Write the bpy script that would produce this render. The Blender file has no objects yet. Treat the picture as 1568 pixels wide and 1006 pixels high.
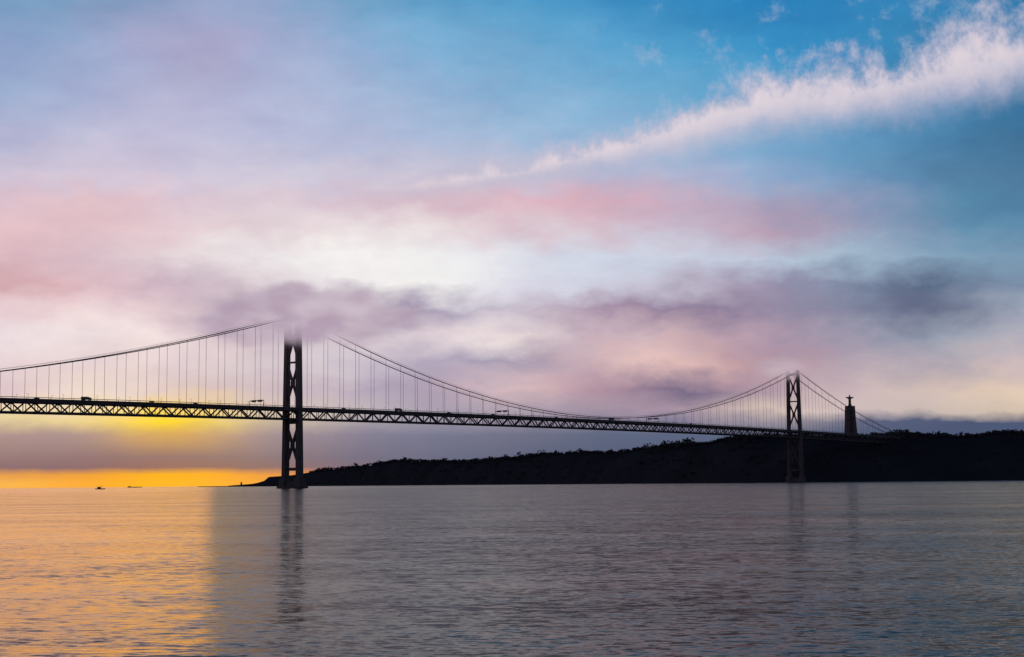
import bpy, math, random
import numpy as np
from mathutils import Vector, Matrix, noise
random.seed(7); np.random.seed(7)
D=bpy.data; C=bpy.context; S=C.scene
S.view_settings.view_transform='Standard'; S.view_settings.look='None'; S.view_settings.exposure=0
# ------------------------------------------------------------ helpers
def lin(c):
    c=c/255.0
    return c/12.92 if c<=0.04045 else ((c+0.055)/1.055)**2.4
def L3(rgb): return (lin(rgb[0]),lin(rgb[1]),lin(rgb[2]),1)
def mat(name,base,rough=0.8,var=0.3,scale=0.05,metal=0.0,spec=0.2):
    m=D.materials.new(name); m.use_nodes=True; nt=m.node_tree; b=nt.nodes['Principled BSDF']
    tc=nt.nodes.new('ShaderNodeTexCoord'); n=nt.nodes.new('ShaderNodeTexNoise')
    n.inputs['Scale'].default_value=scale; n.inputs['Detail'].default_value=6
    nt.links.new(tc.outputs['Object'],n.inputs['Vector'])
    r=nt.nodes.new('ShaderNodeValToRGB'); e=r.color_ramp.elements
    e[0].position=.3; e[1].position=.7
    e[0].color=tuple(x*(1-var) for x in base)+(1,); e[1].color=tuple(min(1,x*(1+var)) for x in base)+(1,)
    nt.links.new(n.outputs['Fac'],r.inputs['Fac']); nt.links.new(r.outputs['Color'],b.inputs['Base Color'])
    b.inputs['Roughness'].default_value=rough; b.inputs['Metallic'].default_value=metal
    b.inputs['Specular IOR Level'].default_value=spec
    return m
class MB:
    def __init__(s): s.v=[]; s.f=[]
    def add(s,vs,fs):
        o=len(s.v); s.v+= [tuple(x) for x in vs]; s.f+=[tuple(i+o for i in f) for f in fs]
    def beam(s,a,b,w,h,up=Vector((0,0,1)),w2=None,h2=None):
        a=Vector(a); b=Vector(b); d=(b-a).normalized()
        if abs(d.dot(up))>.999: up=Vector((BD[0],BD[1],0))
        x=d.cross(up).normalized(); y=x.cross(d).normalized()
        w2=w if w2 is None else w2; h2=h if h2 is None else h2
        vs=[]
        for p,ww,hh in((a,w,h),(b,w2,h2)):
            for sx,sy in((-1,-1),(1,-1),(1,1),(-1,1)): vs.append(p+x*(sx*ww/2)+y*(sy*hh/2))
        s.add(vs,[(0,1,2,3),(7,6,5,4),(0,4,5,1),(1,5,6,2),(2,6,7,3),(3,7,4,0)])
    def box(s,c,dx,dy,dz,ux=Vector((1,0,0)),uy=Vector((0,1,0)),top=1.0):
        c=Vector(c); uz=Vector((0,0,1)); vs=[]
        for sz,k in((0,1),(1,top)):
            for sx,sy in((-1,-1),(1,-1),(1,1),(-1,1)): vs.append(c+ux*(sx*dx/2*k)+uy*(sy*dy/2*k)+uz*(sz*dz))
        s.add(vs,[(3,2,1,0),(4,5,6,7),(0,1,5,4),(1,2,6,5),(2,3,7,6),(3,0,4,7)])
    def loft(s,rings,cap=True):
        n=len(rings[0]); o=len(s.v)
        for r in rings: s.v+=[tuple(p) for p in r]
        for i in range(len(rings)-1):
            for j in range(n):
                k=(j+1)%n; s.f.append((o+i*n+j,o+i*n+k,o+(i+1)*n+k,o+(i+1)*n+j))
        if cap:
            s.f.append(tuple(o+j for j in reversed(range(n)))); s.f.append(tuple(o+(len(rings)-1)*n+j for j in range(n)))
    def obj(s,name,m,parent=None,smooth=False):
        me=D.meshes.new(name); me.from_pydata(s.v,[],s.f); me.update()
        if smooth:
            for p in me.polygons: p.use_smooth=True
        o=D.objects.new(name,me); S.collection.objects.link(o); me.materials.append(m)
        if parent: o.parent=parent
        return o
def empty(name):
    o=D.objects.new(name,None); S.collection.objects.link(o); return o
# ------------------------------------------------------------ camera
CZ=3.0
cam=D.cameras.new('camera'); co=D.objects.new('camera',cam); S.collection.objects.link(co); S.camera=co
cam.sensor_width=36; cam.lens=53.2; cam.clip_start=.5; cam.clip_end=200000
P=math.radians(5.84); ROLL=math.radians(0.56)
co.matrix_world=Matrix.Translation((0,0,CZ))@Matrix.Rotation(math.pi/2+P,4,'X')@Matrix.Rotation(-ROLL,4,'Z')
# ------------------------------------------------------------ world sky
W=D.worlds.new('World'); S.world=W; W.use_nodes=True; nt=W.node_tree; N=nt.nodes; K=nt.links
bg=N['Background']; out=N['World Output']
def math_(op,a,b=None,c=None,clamp=False):
    n=N.new('ShaderNodeMath'); n.operation=op; n.use_clamp=clamp
    for i,x in enumerate((a,b,c)):
        if x is None: continue
        if isinstance(x,(int,float)): n.inputs[i].default_value=x
        else: K.new(x,n.inputs[i])
    return n.outputs[0]
def mrange(x,a,b,c=0.,d=1.,t='SMOOTHSTEP'):
    n=N.new('ShaderNodeMapRange'); n.interpolation_type=t
    K.new(x,n.inputs['Value'])
    for nm,v in(('From Min',a),('From Max',b),('To Min',c),('To Max',d)): n.inputs[nm].default_value=v
    return n.outputs['Result']
def mix(f,a,b,mode='MIX'):
    n=N.new('ShaderNodeMixRGB'); n.blend_type=mode
    for i,x in enumerate((f,a,b)):
        if isinstance(x,(int,float)): n.inputs[i].default_value=x
        elif isinstance(x,tuple): n.inputs[i].default_value=x
        else: K.new(x,n.inputs[i])
    return n.outputs[0]
tc=N.new('ShaderNodeTexCoord'); dirv=tc.outputs['Generated']
sp=N.new('ShaderNodeSeparateXYZ'); K.new(dirv,sp.inputs[0]); dx,dy,dz=sp.outputs
az=math_('ARCTAN2',dx,dy)
hyp=math_('SQRT',math_('ADD',math_('MULTIPLY',dx,dx),math_('MULTIPLY',dy,dy)))
cosaz=math_('MAXIMUM',math_('DIVIDE',dy,math_('MAXIMUM',hyp,1e-4)),.9)
V0=math_('DIVIDE',math_('DIVIDE',dz,math_('MAXIMUM',hyp,1e-4)),cosaz)
V0=math_('ADD',V0,math_('MULTIPLY',mrange(az,-.5,.5,-.5,.5,'LINEAR'),.0098))
def nz(scale,zs,detail=5,rough=.55,off=(0,0,0),rot=0):
    mp=N.new('ShaderNodeMapping'); mp.inputs['Scale'].default_value=(1,1,zs); mp.inputs['Location'].default_value=off
    mp.inputs['Rotation'].default_value=(0,rot,0)
    K.new(dirv,mp.inputs[0]); n=N.new('ShaderNodeTexNoise'); n.inputs['Scale'].default_value=scale
    n.inputs['Detail'].default_value=detail; n.inputs['Roughness'].default_value=rough
    K.new(mp.outputs[0],n.inputs['Vector']); return n
w1=nz(9,2.0,2,.5); s1=N.new('ShaderNodeSeparateColor'); K.new(w1.outputs['Color'],s1.inputs[0])
w2=nz(34,2.0,4,.55,(3,1,2)); s2=N.new('ShaderNodeSeparateColor'); K.new(w2.outputs['Color'],s2.inputs[0])
fade=mrange(V0,.012,.09,.12,1)
def warp(ch,a1,a2):
    a=math_('MULTIPLY',math_('SUBTRACT',s1.outputs[ch],.5),a1); b=math_('MULTIPLY',math_('SUBTRACT',s2.outputs[ch],.5),a2)
    return math_('MULTIPLY',math_('ADD',a,b),fade)
AZ=math_('ADD',az,warp(0,.05,.045)); VV=math_('ADD',V0,warp(1,.012,.030))
pos=math_('ADD',math_('MULTIPLY',AZ,57.2958/80),.5)
cols=[0,130,260,390,520,650,784,915,1045,1176,1307,1437,1568]
rows=[
(0,[(120,158,195),(125,160,195),(142,160,197),(146,163,200),(122,163,200),(98,158,200),(80,152,198),(66,146,197),(52,138,192),(42,130,188),(46,130,186),(52,128,180),(50,122,172)]),
(70,[(144,166,205),(152,168,205),(168,168,203),(166,170,205),(148,173,210),(128,174,212),(110,168,208),(92,160,205),(76,153,200),(58,145,197),(54,138,190),(60,138,186),(60,130,176)]),
(140,[(156,174,208),(167,177,211),(178,179,210),(177,182,214),(168,184,216),(150,182,216),(135,178,213),(120,172,210),(105,165,205),(92,160,202),(80,150,195),(62,136,182),(52,118,162)]),
(210,[(180,183,213),(189,188,215),(194,192,219),(191,193,220),(185,194,222),(175,191,220),(165,189,218),(152,184,216),(138,177,210),(118,168,205),(98,152,192),(76,130,170),(64,112,150)]),
(270,[(204,192,212),(210,196,214),(208,199,219),(206,200,219),(207,201,219),(206,198,215),(196,191,211),(186,185,210),(175,180,208),(145,170,205),(112,150,187),(86,130,166),(76,120,156)]),
(310,[(216,188,201),(224,192,201),(220,199,211),(217,200,212),(214,192,206),(213,187,200),(217,180,194),(215,175,190),(197,171,192),(170,163,189),(142,154,185),(98,140,172),(82,130,166)]),
(350,[(224,188,197),(228,196,203),(228,204,211),(224,207,213),(228,216,221),(230,218,221),(222,202,210),(212,190,202),(196,180,200),(188,164,184),(156,158,184),(112,150,180),(98,145,176)]),
(395,[(220,184,193),(220,194,203),(230,215,219),(238,232,233),(244,241,240),(242,240,240),(226,227,235),(206,213,229),(200,206,223),(186,196,216),(165,186,206),(138,165,190),(122,155,181)]),
(435,[(206,166,173),(221,187,196),(202,179,194),(222,210,217),(241,237,238),(244,243,241),(223,222,233),(206,206,223),(185,178,197),(152,145,172),(130,140,166),(92,107,134),(122,140,166)]),
(472,[(230,203,208),(234,211,215),(218,195,203),(172,151,170),(154,139,163),(172,162,185),(199,189,204),(172,152,174),(145,128,155),(148,137,163),(126,130,156),(104,113,139),(152,160,180)]),
(515,[(236,222,227),(242,228,228),(238,220,222),(216,197,204),(212,199,208),(222,208,215),(234,220,221),(204,183,194),(201,174,182),(181,157,174),(162,157,176),(148,156,174),(176,172,185)]),
(557,[(230,212,217),(236,218,217),(230,212,214),(220,206,210),(208,198,207),(182,172,192),(166,156,178),(204,178,186),(222,186,184),(186,153,163),(184,168,180),(180,170,180),(202,184,188)]),
(598,[(220,197,203),(238,219,206),(226,204,198),(214,195,198),(188,173,189),(176,161,182),(212,184,190),(184,153,167),(124,110,138),(172,149,164),(204,184,186),(216,194,183),(226,202,182)]),
(628,[(236,216,184),(240,216,165),(250,214,110),(224,203,178),(196,184,186),(170,162,177),(170,157,173),(164,146,164),(172,152,166),(208,188,180),(208,190,188),(202,186,178),(214,194,175)]),
(645,[(226,208,158),(236,208,134),(255,218,44),(208,188,150),(176,166,168),(150,146,163),(148,140,158),(140,132,154),(140,132,154),(160,150,160),(104,108,134),(78,90,120),(76,88,120)]),
(666,[(168,143,142),(174,148,138),(214,168,96),(168,146,142),(138,130,148),(116,120,144),(108,112,136),(92,104,130),(88,100,128),(92,102,128),(82,94,122),(76,88,118),(76,88,118)]),
(700,[(142,118,122),(140,114,118),(148,118,112),(142,121,122),(118,112,130),(104,108,132),(92,100,126),(84,94,122),(82,92,120),(82,92,120),(82,92,120),(84,94,124),(82,92,124)]),
(716,[(128,104,113),(132,104,109),(150,112,100),(144,114,108),(124,108,122),(104,104,126),(92,98,122),(84,94,122),(82,92,120),(82,92,120),(82,92,120),(84,94,124),(82,92,124)]),
(727,[(222,154,78),(236,160,60),(252,178,36),(240,160,66),(200,130,90),(130,108,118),(92,98,122),(84,94,122),(82,92,120),(82,92,120),(82,92,120),(84,94,124),(82,92,124)]),
(740,[(246,180,80),(250,172,56),(253,182,40),(248,168,66),(220,140,80),(130,108,118),(92,98,122),(84,94,122),(82,92,120),(82,92,120),(82,92,120),(84,94,124),(82,92,124)]),
]
cp,sP=math.cos(P),math.sin(P); F=2318.
cur=None; prevV=None
def ramp(cl,xs):
    r=N.new('ShaderNodeValToRGB'); K.new(pos,r.inputs[0]); cr=r.color_ramp; cr.interpolation='CARDINAL'
    while len(cr.elements)<len(cl): cr.elements.new(.5)
    for e,x,c in zip(cr.elements,xs,cl): e.position=x
    for e,x,c in zip(cr.elements,xs,cl): e.position=x; e.color=L3(c)
    return r.outputs[0]
rows=rows[::-1]
for y,cl in rows:
    v=503-y; Yh=F*cp-v*sP; Vt=(F*sP+v*cp)/Yh
    xs=[.5+math.degrees(math.atan((x-784)/Yh))/80 for x in cols]
    o=ramp(cl,xs)
    if cur is None: cur=o
    else: cur=mix(mrange(VV,prevV,Vt,t='LINEAR'),cur,o)
    prevV=Vt
for Vt,c in((.42,(88,116,152)),(.6,(62,80,110)),(1.0,(44,56,82)),(4.0,(40,50,74))):
    cur=mix(mrange(VV,prevV,Vt,t='LINEAR'),cur,L3(c)); prevV=Vt
wisp=nz(14,2.6,7,.60,(5,2,1)); wf=mrange(wisp.outputs['Fac'],.3,.7,.91,1.08,'LINEAR')
wf=math_('ADD',math_('MULTIPLY',math_('SUBTRACT',wf,1),fade),1)
cmb=N.new('ShaderNodeCombineColor'); 
K.new(math_('POWER',wf,.95),cmb.inputs[0]); K.new(math_('POWER',wf,1.1),cmb.inputs[1]); K.new(math_('POWER',wf,.75),cmb.inputs[2])
cur=mix(1.0,cur,cmb.outputs[0],'MULTIPLY')
def curve(pts):
    r=N.new('ShaderNodeValToRGB'); K.new(math_('ADD',math_('MULTIPLY',az,57.2958/80),.5),r.inputs[0]); cr=r.color_ramp; cr.interpolation='CARDINAL'
    while len(cr.elements)<len(pts): cr.elements.new(.5)
    for _ in range(2):
        for e,(x,val) in zip(cr.elements,pts): e.position=.5+math.degrees(math.atan((x-784)/2270))/80; e.color=(val,val,val,1)
    return r.outputs[0]
def Vy(y): v=503-y; return (F*sP+v*cp)/(F*cp-v*sP)
cen=curve([(x,Vy(y)) for x,y in((540,290),(700,277),(840,252),(960,224),(1080,189),(1176,160),(1300,144),(1440,114),(1568,80),(1750,30))])
wid=curve([(540,.005),(700,.0070),(840,.0095),(960,.0125),(1080,.0165),(1176,.019),(1300,.0205),(1440,.024),(1568,.026),(1750,.025)])
f1=nz(26,1.2,5,.62,(1,4,2),.5); f2=nz(80,.7,6,.70,(7,4,2),.5)
off=math_('ADD',math_('MULTIPLY',math_('SUBTRACT',f1.outputs['Fac'],.5),3.4),math_('MULTIPLY',math_('SUBTRACT',f2.outputs['Fac'],.5),3.2))
dd=math_('DIVIDE',math_('SUBTRACT',V0,cen),wid)
ad=math_('ADD',math_('ABSOLUTE',math_('ADD',dd,math_('MULTIPLY',off,.35))),math_('MULTIPLY',off,.6))
m=mrange(ad,.1,1.7,.93,0.)
m=math_('MULTIPLY',m,mrange(az,-.14,.02,0.,1.))
core=mrange(ad,-.6,.9,1.,0.)
cur=mix(m,cur,mix(core,L3((194,190,210)),L3((230,216,222))))
pf=nz(38,1.2,6,.66,(2,9,4),.4); pm=mrange(pf.outputs['Fac'],.54,.74,0.,.36)
pm=math_('MULTIPLY',pm,mrange(V0,.24,.30)); pm=math_('MULTIPLY',pm,mrange(az,.02,.10))
cur=mix(pm,cur,L3((190,195,215)))
K.new(cur,bg.inputs[0]); bg.inputs[1].default_value=.99
sky=N.new('ShaderNodeTexSky'); sky.sky_type='NISHITA'; sky.sun_disc=False
SUN_AZ=math.atan((45-784)/2330); SUN_EL=math.radians(3.0)
sky.sun_elevation=SUN_EL; sky.sun_rotation=SUN_AZ
bg2=N.new('ShaderNodeBackground'); K.new(sky.outputs[0],bg2.inputs[0]); bg2.inputs[1].default_value=.001
ads=N.new('ShaderNodeAddShader'); K.new(bg.outputs[0],ads.inputs[0]); K.new(bg2.outputs[0],ads.inputs[1]); K.new(ads.outputs[0],out.inputs[0])
W.cycles.sampling_method='MANUAL'; W.cycles.sample_map_resolution=512
sun=D.lights.new('sun','SUN'); so=D.objects.new('sun',sun); S.collection.objects.link(so)
sun.energy=.045; sun.angle=math.radians(13); sun.color=(1,.38,.05)
sd=Vector((math.sin(SUN_AZ)*math.cos(SUN_EL),math.cos(SUN_AZ)*math.cos(SUN_EL),math.sin(SUN_EL)))
so.rotation_euler=sd.to_track_quat('Z','Y').to_euler()
# ------------------------------------------------------------ water
m=D.materials.new('river_water'); m.use_nodes=True; nt=m.node_tree; N=nt.nodes; K=nt.links; N.clear()
tc=N.new('ShaderNodeTexCoord')
def wn(sx,sy,amp,detail,rot,ro=.55,lat=.5,dist=0):
    mp=N.new('ShaderNodeMapping'); mp.inputs['Scale'].default_value=(sx,sy,1); mp.inputs['Rotation'].default_value=(0,0,math.radians(rot))
    K.new(tc.outputs['Object'],mp.inputs[0]); n=N.new('ShaderNodeTexNoise'); n.inputs['Scale'].default_value=1
    n.inputs['Detail'].default_value=detail; n.inputs['Roughness'].default_value=ro; n.inputs['Distortion'].default_value=dist; K.new(mp.outputs[0],n.inputs['Vector'])
    a=N.new('ShaderNodeVectorMath'); a.operation='SUBTRACT'; K.new(n.outputs['Color'],a.inputs[0]); a.inputs[1].default_value=(.5,.5,.5)
    c=N.new('ShaderNodeVectorMath'); c.operation='MULTIPLY'; K.new(a.outputs[0],c.inputs[0]); c.inputs[1].default_value=(amp*lat,amp,0)
    return c.outputs[0]
def va(a,b2):
    n=N.new('ShaderNodeVectorMath'); n.operation='ADD'
    K.new(a,n.inputs[0])
    if isinstance(b2,tuple): n.inputs[1].default_value=b2
    else: K.new(b2,n.inputs[1])
    return n.outputs[0]
sl=va(va(wn(.05,.16,.10,2,4),wn(.42,.95,.30,3,-7,.6,.8,.5)),wn(2.2,4.8,.72,4,10,.64,.9,.3))
big=N.new('ShaderNodeTexNoise'); mp=N.new('ShaderNodeMapping'); mp.inputs['Scale'].default_value=(.02,.05,1); mp.inputs['Rotation'].default_value=(0,0,.15); K.new(tc.outputs['Object'],mp.inputs[0]); K.new(mp.outputs[0],big.inputs['Vector'])
big.inputs['Scale'].default_value=1; big.inputs['Detail'].default_value=5
mr=N.new('ShaderNodeMapRange'); K.new(big.outputs['Fac'],mr.inputs['Value'])
for nm,v in(('From Min',.35),('From Max',.65),('To Min',.4),('To Max',1.35)): mr.inputs[nm].default_value=v
sc=N.new('ShaderNodeVectorMath'); sc.operation='SCALE'; K.new(sl,sc.inputs[0]); K.new(mr.outputs[0],sc.inputs['Scale'])
nn=N.new('ShaderNodeVectorMath'); nn.operation='NORMALIZE'; K.new(va(sc.outputs[0],(0,0,1)),nn.inputs[0])
fr=N.new('ShaderNodeFresnel'); fr.inputs['IOR'].default_value=1.16; K.new(nn.outputs[0],fr.inputs['Normal'])
fm=N.new('ShaderNodeMath'); fm.operation='MULTIPLY'; K.new(fr.outputs[0],fm.inputs[0]); fm.inputs[1].default_value=.66
df=N.new('ShaderNodeBsdfDiffuse'); df.inputs['Color'].default_value=(.044,.050,.058,1)
gl=N.new('ShaderNodeBsdfGlossy'); gl.inputs['Color'].default_value=(.96,.98,.92,1); gl.inputs['Roughness'].default_value=.10; K.new(nn.outputs[0],gl.inputs['Normal'])
ms=N.new('ShaderNodeMixShader'); K.new(fm.outputs[0],ms.inputs[0]); K.new(df.outputs[0],ms.inputs[1]); K.new(gl.outputs[0],ms.inputs[2])
mo_=N.new('ShaderNodeOutputMaterial'); K.new(ms.outputs[0],mo_.inputs['Surface'])
wm=m
w=MB(); R=90000
w.add([(-R,-300,0),(R,-300,0),(R,R,0),(-R,R,0)],[(0,1,2,3)]); w.obj('water',wm)
# ------------------------------------------------------------ bridge
NT=Vector((-219,1506,0)); FT=Vector((436,2349,0)); SPAN=(FT-NT).length; BD=(FT-NT).normalized(); PD=Vector((BD.y,-BD.x,0))
def deckz(t): return 80+8*t*(1-t)
def BP(t,lat,z): return NT+BD*(t*SPAN)+PD*lat+Vector((0,0,z))
steel=mat('dark_bridge_steel',(.052,.043,.047),.7,.25,.2)
steel2=mat('cable_steel',(.08,.068,.073),.7,.2,.2)
conc=mat('pier_concrete',(.07,.065,.068),.9,.3,.15)
asph=mat('asphalt',(.05,.05,.05),.9,.2,.3)
br=empty('suspension_bridge')
T0,T1=-.75,1.55; PAN=11.6; HW=10.5; DEP=11.5; n=int((T1-T0)*SPAN/PAN)
tr=MB(); dk=MB(); rd=MB(); rl=MB()
ts=[T0+i*PAN/SPAN for i in range(n+1)]
for i in range(n):
    a,c=ts[i],ts[i+1]; za,zc=deckz(a),deckz(c)
    for s in(-1,1):
        tr.beam(BP(a,s*HW,za-2.6),BP(c,s*HW,zc-2.6),1.0,1.7)
        tr.beam(BP(a,s*HW,za-DEP),BP(c,s*HW,zc-DEP),1.0,1.4)
        lo,hi=(za-DEP,zc-2.6) if i%2 else (za-2.6,zc-DEP)
        tr.beam(BP(a,s*HW,lo),BP(c,s*HW,hi),.8,1.1)
        tr.beam(BP(a,s*HW,za-DEP),BP(a,s*HW,za-2.6),.45,.55)
        rl.beam(BP(a,s*(HW+.9),za+.9),BP(c,s*(HW+.9),zc+.9),.12,.5)
        rl.beam(BP(a,s*(HW+.9),za-.2),BP(a,s*(HW+.9),za+1.1),.25,.25)
    tr.beam(BP(a,-HW,za-DEP-.3),BP(a,HW,za-DEP-.3),.7,1.0)
    tr.beam(BP(a,-HW,za-2.3),BP(a,HW,za-2.3),.7,1.4)
    dk.beam(BP(a,0,za-.9),BP(c,0,zc-.9),2*HW+2,1.5)
    rd.beam(BP(a,0,za-.1),BP(c,0,zc-.1),2*HW-1,.09)
    dk.beam(BP(a,0,za-DEP+.6),BP(c,0,zc-DEP+.6),9,.6)
tr.obj('stiffening_truss',steel,br); dk.obj('deck_slab',steel,br); rd.obj('roadway',asph,br); rl.obj('railing',steel2,br)
TOP=170.
def tower(t,name,foot,b0,b1):
    m_=MB(); f=MB()
    def leg(s,z):
        k=z/TOP; return BP(t,s*(b0-(b0-b1)*k),z)
    for s in(-1,1):
        zz=[8,70,TOP]
        for j in range(2):
            k0,k1=zz[j]/TOP,zz[j+1]/TOP
            m_.beam(leg(s,zz[j]),leg(s,zz[j+1]),4.8-1.0*k0,6.4-1.3*k0,BD,4.8-1.0*k1,6.4-1.3*k1)
        m_.box(leg(s,TOP),4.2,5.5,3.2,PD,BD,.7)
    zd=deckz(t)
    def X(z0,z1,w):
        m_.beam(leg(-1,z0),leg(1,z1),w,w*1.2,BD); m_.beam(leg(1,z0),leg(-1,z1),w,w*1.2,BD)
        c=(leg(-1,(z0+z1)/2)+leg(1,(z0+z1)/2))/2; m_.box(c-Vector((0,0,2.2)),4.2,2.2,4.4,PD,BD)
    zm=(zd+4+TOP-4)/2
    X(zd+3,zm,1.8); X(zm,TOP-3,1.7); X(20,zd-DEP-4,2.1)
    for z,h in((TOP-3,3.5),(zm,1.8),(zd-DEP-3,3.6),(19,3)): m_.beam(leg(-1,z),leg(1,z),1.9,h)
    m_.obj(name+'_steelwork',steel,br)
    for s in(-1,1): f.box(BP(t,s*(b0+.2),-2),8.4,11,12,PD,BD,.8)
    f.box(BP(t,0,-2),14,6,9,PD,BD)
    rings=[]
    for z,k in((-6,1),(1.6,1),(2.2,.96)): rings.append([BP(t,0,z)+PD*(foot*k*math.cos(a))+BD*(foot*.62*k*math.sin(a)) for a in np.linspace(0,2*math.pi,32,endpoint=False)])
    f.loft(rings); f.obj(name+'_pier',steel,br)
tower(0,'north_tower',19,10.2,7.7); tower(1,'south_tower',17,10.6,8.3)
CL=8.6
def cabz(t):
    if t<0: r=-t/.48; return TOP+2-(TOP-74)*r-4*12*r*(1-r)
    if t>1: r=(t-1)/.37; return TOP+2-(TOP-76)*r-4*9*r*(1-r)
    return 85+(TOP+2-85)*(1-2*t)**2
cb=MB(); hg=MB()
tt=list(np.linspace(-.48,0,49))+list(np.linspace(0,1,101))[1:]+list(np.linspace(1,1.37,38))[1:]
for s in(-1,1):
    for a,c in zip(tt[:-1],tt[1:]):
        cb.beam(BP(a,s*CL,cabz(a)),BP(c,s*CL,cabz(c)),.72,.72)
        hg.beam(BP(a,s*CL,cabz(a)+1.9),BP(c,s*CL,cabz(c)+1.9),.14,.16)
for i in range(0,n,2):
    a=ts[i]
    if -.47<a<1.36 and abs(a)>.006 and abs(a-1)>.006 and cabz(a)-deckz(a)>2:
        for s in(-1,1): hg.beam(BP(a,s*CL,deckz(a)-1),BP(a,s*CL,cabz(a)),.22,.22,BD)
cb.obj('main_cables',steel2,br); hg.obj('hangers',steel2,br)
pr=MB()
for t in(-.48,-.6,-.72,1.37):
    for s in(-1,1): pr.box(BP(t,s*7,-3),5,6,deckz(t)-DEP+2.2,PD,BD,.75)
pr.obj('approach_piers',conc,br)
lp=MB()
for i in range(3,n,3):
    a=ts[i]+.3*PAN/SPAN
    for s in(-1,1):
        lp.beam(BP(a,s*8.4,deckz(a)),BP(a,s*8.4,deckz(a)+4.0),.14,.14,BD); lp.beam(BP(a,s*8.4,deckz(a)+4.0),BP(a,s*6.2,deckz(a)+4.3),.25,.18)
lp.obj('lamp_posts',steel2,br)
gm=MB()
for t in(-.045,.315,.62):
    z=deckz(t)
    for s in(-1,1): gm.beam(BP(t,s*9.9,z),BP(t,s*9.9,z+5.6),.4,.4,BD)
    gm.beam(BP(t,-9.9,z+5.6),BP(t,9.9,z+5.6),.6,.7); gm.box(BP(t,-4,z+4.2),6,.4,2.0,PD,BD); gm.box(BP(t,4.5,z+4.2),6,.4,2.0,PD,BD)
gm.obj('sign_gantries',steel,br)
vm=[mat('vehicle_paint_grey',(.08,.08,.08),.5),mat('vehicle_paint_dark',(.04,.04,.05),.5)]
tyre=mat('tyre_rubber',(.02,.02,.02),.9)
def wheel(mb,c,r):
    rings=[[c+PD*(q)+BD*(r*math.cos(a))+Vector((0,0,r*math.sin(a))) for a in np.linspace(0,2*math.pi,12,endpoint=False)] for q in(-.15,.15)]
    mb.loft(rings)
def truck(t,lat):
    e=empty('truck'); z=deckz(t)-.05; u=1/SPAN
    a=MB(); a.box(BP(t,lat,z+.9),2.4,7,2.3,PD,BD); a.obj('cargo_box',vm[0],e)
    c=MB(); c.box(BP(t+5*u,lat,z+.6),2.3,2.2,1.2,PD,BD); c.box(BP(t+5*u,lat,z+1.8),2.2,2.0,.9,PD,BD,.85); c.beam(BP(t-3.5*u,lat,z+.8),BP(t+5*u,lat,z+.8),1.2,.3); c.obj('cab',vm[1],e)
    w_=MB()
    for q in(-2.6,-1.5,4.9):
        for s in(-1,1): wheel(w_,BP(t+q*u,lat+s*1.1,z+.5),.5)
    w_.obj('wheels',tyre,e)
def car(t,lat,k):
    e=empty('car'); z=deckz(t)-.05; u=1/SPAN
    a=MB(); a.box(BP(t,lat,z+.3),1.8,4.4,.6,PD,BD); a.box(BP(t-.2*u,lat,z+.9),1.6,2.5,.6,PD,BD,.75); a.obj('body',vm[k],e)
    w_=MB()
    for q in(-1.4,1.4):
        for s in(-1,1): wheel(w_,BP(t+q*u,lat+s*.8,z+.33),.33)
    w_.obj('wheels',tyre,e)
for t,l in((-.235,5),(.14,5),(.52,5)): truck(t,l)
for j,t in enumerate((-.28,-.17,-.12,.06,.22,.29,.41,.7)): car(t,8 if j%2 else 4.5,j%2)
# ------------------------------------------------------------ hills
sky_pts=[(300,745),(340,744.2),(355,742.6),(372,741.5),(384,740.5),(392,739),(402,736),(409,730),(440,728),(455,726),(470,723.5),(500,720),(550,715),(600,707),(650,706),(700,708),(750,704),(800,702),(830,696),(870,694),(940,694),(975,688),(1040,684),(1085,680),(1110,674),(1150,671),(1200,669),(1250,668),(1300,668),(1350,666),(1400,666),(1440,669),(1475,671),(1500,668),(1530,663),(1568,664),(1700,660),(1900,654)]
sh=[(300,7600),(340,7000),(410,6200),(470,5600),(550,4900),(650,4300),(800,3600),(950,3050),(1100,2650),(1217,2500),(1300,2480),(1400,2470),(1568,2440),(1700,2400),(1900,2350)]
def interp(p,x):
    return float(np.interp(x,[q[0] for q in p],[q[1] for q in p]))
def hz(x): return 747-.0098*x
xs=np.arange(300,1901,2.5); ds=[-30,0,6,20,45,80,120,170,230,300,380,500,650,800,1000,1300,1600,2000]
def ground(x,d):
    u=(x-784)/2330.; s0=interp(sh,x); Dp=s0+d; ang=max(0.0,(hz(x)-interp(sky_pts,x)))/F
    H=ang*(s0+230)+CZ if ang>0 else 0
    H=max(H,1.2)
    nn_=noise.fractal(Vector((u*30,Dp*.004,0)),1.,2.,5)
    if d<=0: z=-1.5 if d<0 else -.2
    elif d<=230:
        q=d/230.; prof=np.interp(q,[0,.03,.09,.2,.35,.55,.75,1],[0,.03,.10,.32,.58,.82,.93,1.])
        z=H*prof*(1+.06*nn_*(1-q))+1
    else: z=(ang*Dp+CZ)*(.985)-.5+1.2*nn_
    if d>1600: z*=.8
    return Vector((u*Dp,Dp,z))
hm=MB(); nx=len(xs); nd=len(ds)
for x in xs:
    for d in ds: hm.v.append(tuple(ground(x,d)))
for i in range(nx-1):
    for j in range(nd-1): hm.f.append((i*nd+j,(i+1)*nd+j,(i+1)*nd+j+1,i*nd+j+1))
hmat=mat('wooded_hillside',(.027,.028,.035),1.,.2,.012,spec=0)
hill=hm.obj('hill',hmat,smooth=True)
tmv=MB(); tf=mat('dark_foliage',(.038,.039,.046),1.,.2,.05,spec=0)
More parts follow.
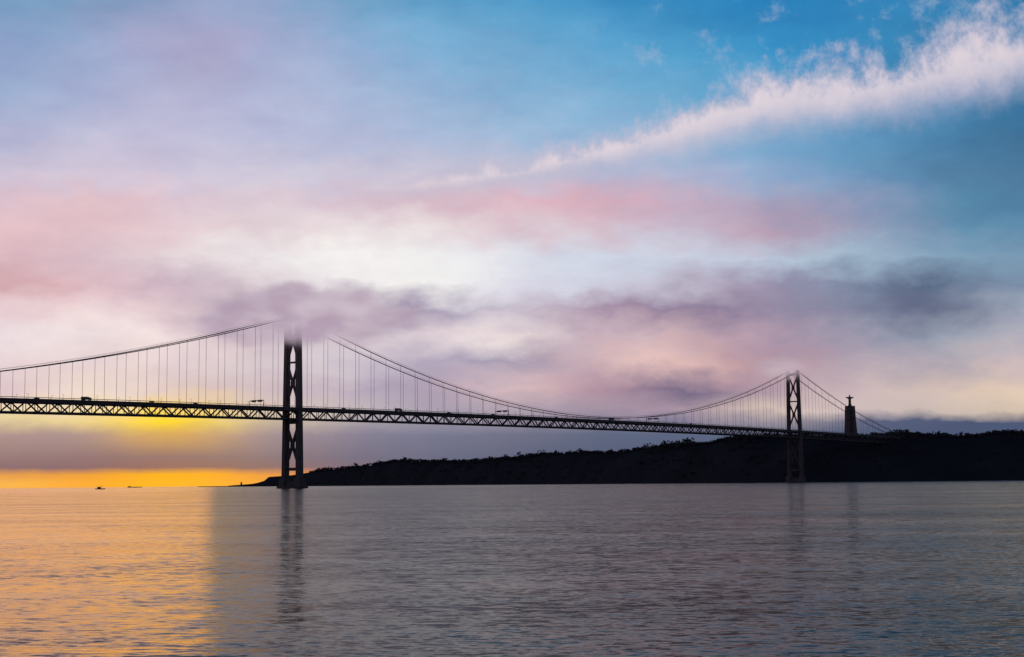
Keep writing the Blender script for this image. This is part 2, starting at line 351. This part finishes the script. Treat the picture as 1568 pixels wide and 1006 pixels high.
def clump(base,h,wd,nl):
    tmv.beam(base-Vector((0,0,1)),base+Vector((0,0,h*.6)),wd*.08,wd*.08,Vector((0,1,0)))
    nb=random.randint(3,6); bl=[(Vector((random.gauss(0,.28)*wd,random.gauss(0,.28)*wd,h*random.uniform(.4,.85))),wd*random.uniform(.22,.42)) for _ in range(nb)]
    for _ in range(nl):
        c,r=random.choice(bl); p=Vector((random.gauss(0,1),random.gauss(0,1),random.gauss(0,.8))).normalized()*r*random.uniform(.6,1.05)
        q=base+c+p; s=wd*random.uniform(.07,.14)
        a=Vector((random.gauss(0,1),random.gauss(0,1),random.gauss(0,1))).normalized(); e=a.orthogonal().normalized(); f_=a.cross(e)
        tmv.add([q-e*s-f_*s*.6,q+e*s-f_*s,q+e*s*.7+f_*s,q-e*s+f_*s*.8],[(0,1,2,3)])
for _ in range(3800):
    x=random.uniform(470,1640); dens=noise.noise(Vector((x*.012,3,0)))
    if random.random()>.65+dens*.7: continue
    ridge=random.random()<.85
    d=random.uniform(190,270) if ridge else random.uniform(20,190)
    g=ground(x,d); k=g.y/2500.; h=random.uniform(3,6.0)*(1+.35*(k-1))*(1.0+.9*max(0,dens))
    if random.random()<.04: h*=1.8
    if 1240<x<1360 and ridge: h*=.6
    clump(g,h,h*random.uniform(.9,1.6),40)
tmv.obj('distant_trees',tf)
# ------------------------------------------------------------ statue on pedestal
st=mat('weathered_stone',(.065,.055,.062),.9,.2,.1)
mo=empty('christ_statue_monument'); bx=Vector((902*1.0,4050,124))
pd=MB()
for sx in(-1,1):
    for sy in(-1,1):
        def rg(z,o_,w_): c=bx+Vector((sx*o_,sy*o_,z)); return [c+Vector((a*w_/2,b_*w_/2,0)) for a,b_ in((-1,-1),(1,-1),(1,1),(-1,1))]
        pd.loft([rg(-4,9.8,9.5),rg(30,8.6,8.4),rg(60,7.4,8.4),rg(74,6.6,9.0)])
pd.box(bx+Vector((0,0,66)),21.5,21.5,8); pd.box(bx+Vector((0,0,74)),23.5,23.5,1.6); pd.box(bx+Vector((0,0,75.6)),9,9,2.5)
pd.box(bx+Vector((0,0,-4)),34,34,7); pd.box(bx+Vector((0,0,0)),14,14,66)
pd.obj('pedestal',st,mo)
sb=MB(); o=bx+Vector((0,0,78))
def ell(z,a,b_,cx=0,n_=20): return [o+Vector((cx+a*math.cos(t)*(1+.05*math.cos(7*t)),b_*math.sin(t)*(1+.05*math.cos(7*t)),z)) for t in np.linspace(0,2*math.pi,n_,endpoint=False)]
sb.loft([ell(0,4.2,3.4),ell(4,3.6,3.),ell(10,3.3,2.7),ell(15,3.3,2.5),ell(19,3.7,2.5),ell(21.5,3.9,2.3),ell(22.8,2.6,1.8),ell(23.4,1.2,1.1),ell(24.2,1.1,1.1)])
sb.loft([ell(z,a,a*1.1) for z,a in((23.8,.9),(24.4,1.45),(25.6,1.75),(26.8,1.6),(27.7,.9),(28,.3))])
for s in(-1,1):
    rr=[]
    for x_,zt,zb,w_ in((2.5,22.6,16.5,1.6),(5,22.3,17.6,1.5),(8,22.0,18.6,1.3),(9.6,21.8,19.6,1.0),(10,21.4,20.4,.6),(11.6,21.3,20.6,.5),(12.4,21.1,20.8,.2)):
        zc=(zt+zb)/2; hh=(zt-zb)/2
        rr.append([o+Vector((s*x_,w_*math.cos(t),zc+hh*math.sin(t))) for t in np.linspace(0,2*math.pi,12,endpoint=False)])
    sb.loft(rr)
sb.obj('figure',st,mo,smooth=True)
# ------------------------------------------------------------ lighthouse, ships
def at(x,Dp,z=0): return Vector(((x-784)/2330.*Dp,Dp,z))
lh=empty('lighthouse'); c=at(367,6600,1.5); q=MB()
def ring(c,r,z,n_=14): return [c+Vector((r*math.cos(t),r*math.sin(t),z)) for t in np.linspace(0,2*math.pi,n_,endpoint=False)]
q.loft([ring(c,14,-3),ring(c,13,4),ring(c,5,4.2),ring(c,3,14),ring(c,4,14.2),ring(c,4,15.2),ring(c,2,15.4),ring(c,2,18),ring(c,2.6,18.1),ring(c,.3,20.5)]); q.obj('tower_and_lantern',conc,lh)
hullm=mat('ship_hull_paint',(.04,.035,.04),.6)
def ship(name,c,L,B,Hh,sup,masts):
    e=empty(name); h=MB(); rr=[]
    for k,wk,sh_ in((-.5,.7,1.05),(-.45,.9,1.),(0,1,1.),(.32,.95,1.05),(.45,.45,1.2),(.5,.05,1.35)):
        x=c.x+k*L; w_=B/2*wk
        rr.append([Vector((x,c.y-w_*.6,-1)),Vector((x,c.y+w_*.6,-1)),Vector((x,c.y+w_,Hh*sh_)),Vector((x,c.y-w_,Hh*sh_))])
    h.loft(rr); h.obj('hull',hullm,e)
    s=MB()
    for k,l,z,hh in sup: s.box(Vector((c.x+k*L,c.y,z)),l*L,B*.7,hh,top=.92)
    s.obj('superstructure',hullm,e)
    s=MB()
    for k,z0,z1 in masts: s.beam(Vector((c.x+k*L,c.y,z0)),Vector((c.x+k*L,c.y,z1)),.35,.35,Vector((0,1,0))); s.beam(Vector((c.x+k*L-L*.05,c.y,z0+(z1-z0)*.75)),Vector((c.x+k*L+L*.05,c.y,z0+(z1-z0)*.75)),.25,.25)
    s.obj('masts',hullm,e)
ship('fishing_boat',at(151,2300),15,4,1.2,[(-.1,.3,1.2,1.8),(-.1,.2,3.0,.9)],[(.15,1.2,6.5),(-.3,1.2,4.5)])
ship('cargo_ship',at(204,8200),80,16,3,[(-.36,.13,3,5),(.0,.5,3,1)],[(.1,3,7),(.3,3,7)])
# ------------------------------------------------------------ low cloud wrapping the tower tops
def cloud(c,rx,ry,rz,col,col2,dens,sc,zst):
    mb=MB(); rings=[]
    for ph in np.linspace(-1.45,1.45,13): rings.append([Vector((rx*math.cos(ph)*math.cos(t),ry*math.cos(ph)*math.sin(t),rz*math.sin(ph))) for t in np.linspace(0,2*math.pi,28,endpoint=False)])
    mb.loft(rings); m=D.materials.new('cloud_vapour'); m.use_nodes=True; nt=m.node_tree; nt.nodes.clear(); N=nt.nodes; K=nt.links
    ob=mb.obj('cloud',m); ob.location=c
    tc=N.new('ShaderNodeTexCoord'); nz_=N.new('ShaderNodeTexNoise'); nz_.inputs['Scale'].default_value=sc; nz_.inputs['Detail'].default_value=5
    m2=N.new('ShaderNodeMapping'); m2.inputs['Scale'].default_value=(1,1,zst); K.new(tc.outputs['Object'],m2.inputs[0])
    K.new(m2.outputs[0],nz_.inputs['Vector'])
    mp=N.new('ShaderNodeMapping'); mp.inputs['Scale'].default_value=(1/rx,1/ry,1/rz); K.new(tc.outputs['Object'],mp.inputs[0])
    ln=N.new('ShaderNodeVectorMath'); ln.operation='LENGTH'; K.new(mp.outputs[0],ln.inputs[0])
    def mth(op,a,b_=None,cl=False):
        n=N.new('ShaderNodeMath'); n.operation=op; n.use_clamp=cl
        for i,x in enumerate((a,b_)):
            if x is None: continue
            if isinstance(x,(int,float)): n.inputs[i].default_value=x
            else: K.new(x,n.inputs[i])
        return n.outputs[0]
    r=mth('ADD',ln.outputs['Value'],mth('MULTIPLY',mth('SUBTRACT',nz_.outputs['Fac'],.5),1.0))
    a=N.new('ShaderNodeMapRange'); a.interpolation_type='SMOOTHSTEP'; K.new(r,a.inputs['Value'])
    for nm,v in(('From Min',.98),('From Max',-.05),('To Min',0),('To Max',1)): a.inputs[nm].default_value=v
    d=mth('MULTIPLY',mth('POWER',a.outputs[0],1.8),dens)
    ab=N.new('ShaderNodeVolumeAbsorption'); ab.inputs['Color'].default_value=(0,0,0,1); K.new(d,ab.inputs['Density'])
    cr=N.new('ShaderNodeValToRGB'); cr.color_ramp.elements[0].position=.40; cr.color_ramp.elements[1].position=.60
    cr.color_ramp.elements[0].color=L3(col); cr.color_ramp.elements[1].color=L3(col2); K.new(nz_.outputs['Fac'],cr.inputs[0])
    em=N.new('ShaderNodeEmission'); K.new(cr.outputs[0],em.inputs['Color']); K.new(d,em.inputs['Strength'])  # vapour glows in its own tone, standing in for scattered sky light
    ad=N.new('ShaderNodeAddShader'); K.new(ab.outputs[0],ad.inputs[0]); K.new(em.outputs[0],ad.inputs[1])
    o_=N.new('ShaderNodeOutputMaterial'); K.new(ad.outputs[0],o_.inputs['Volume'])
    return ob
cloud(Vector((-212,1506,171)),165,85,40,(178,157,176),(206,190,202),.21,.022,2.0)
cloud(Vector((420,2345,176)),66,50,26,(184,162,176),(200,180,188),.10,.03,2)
print('built')
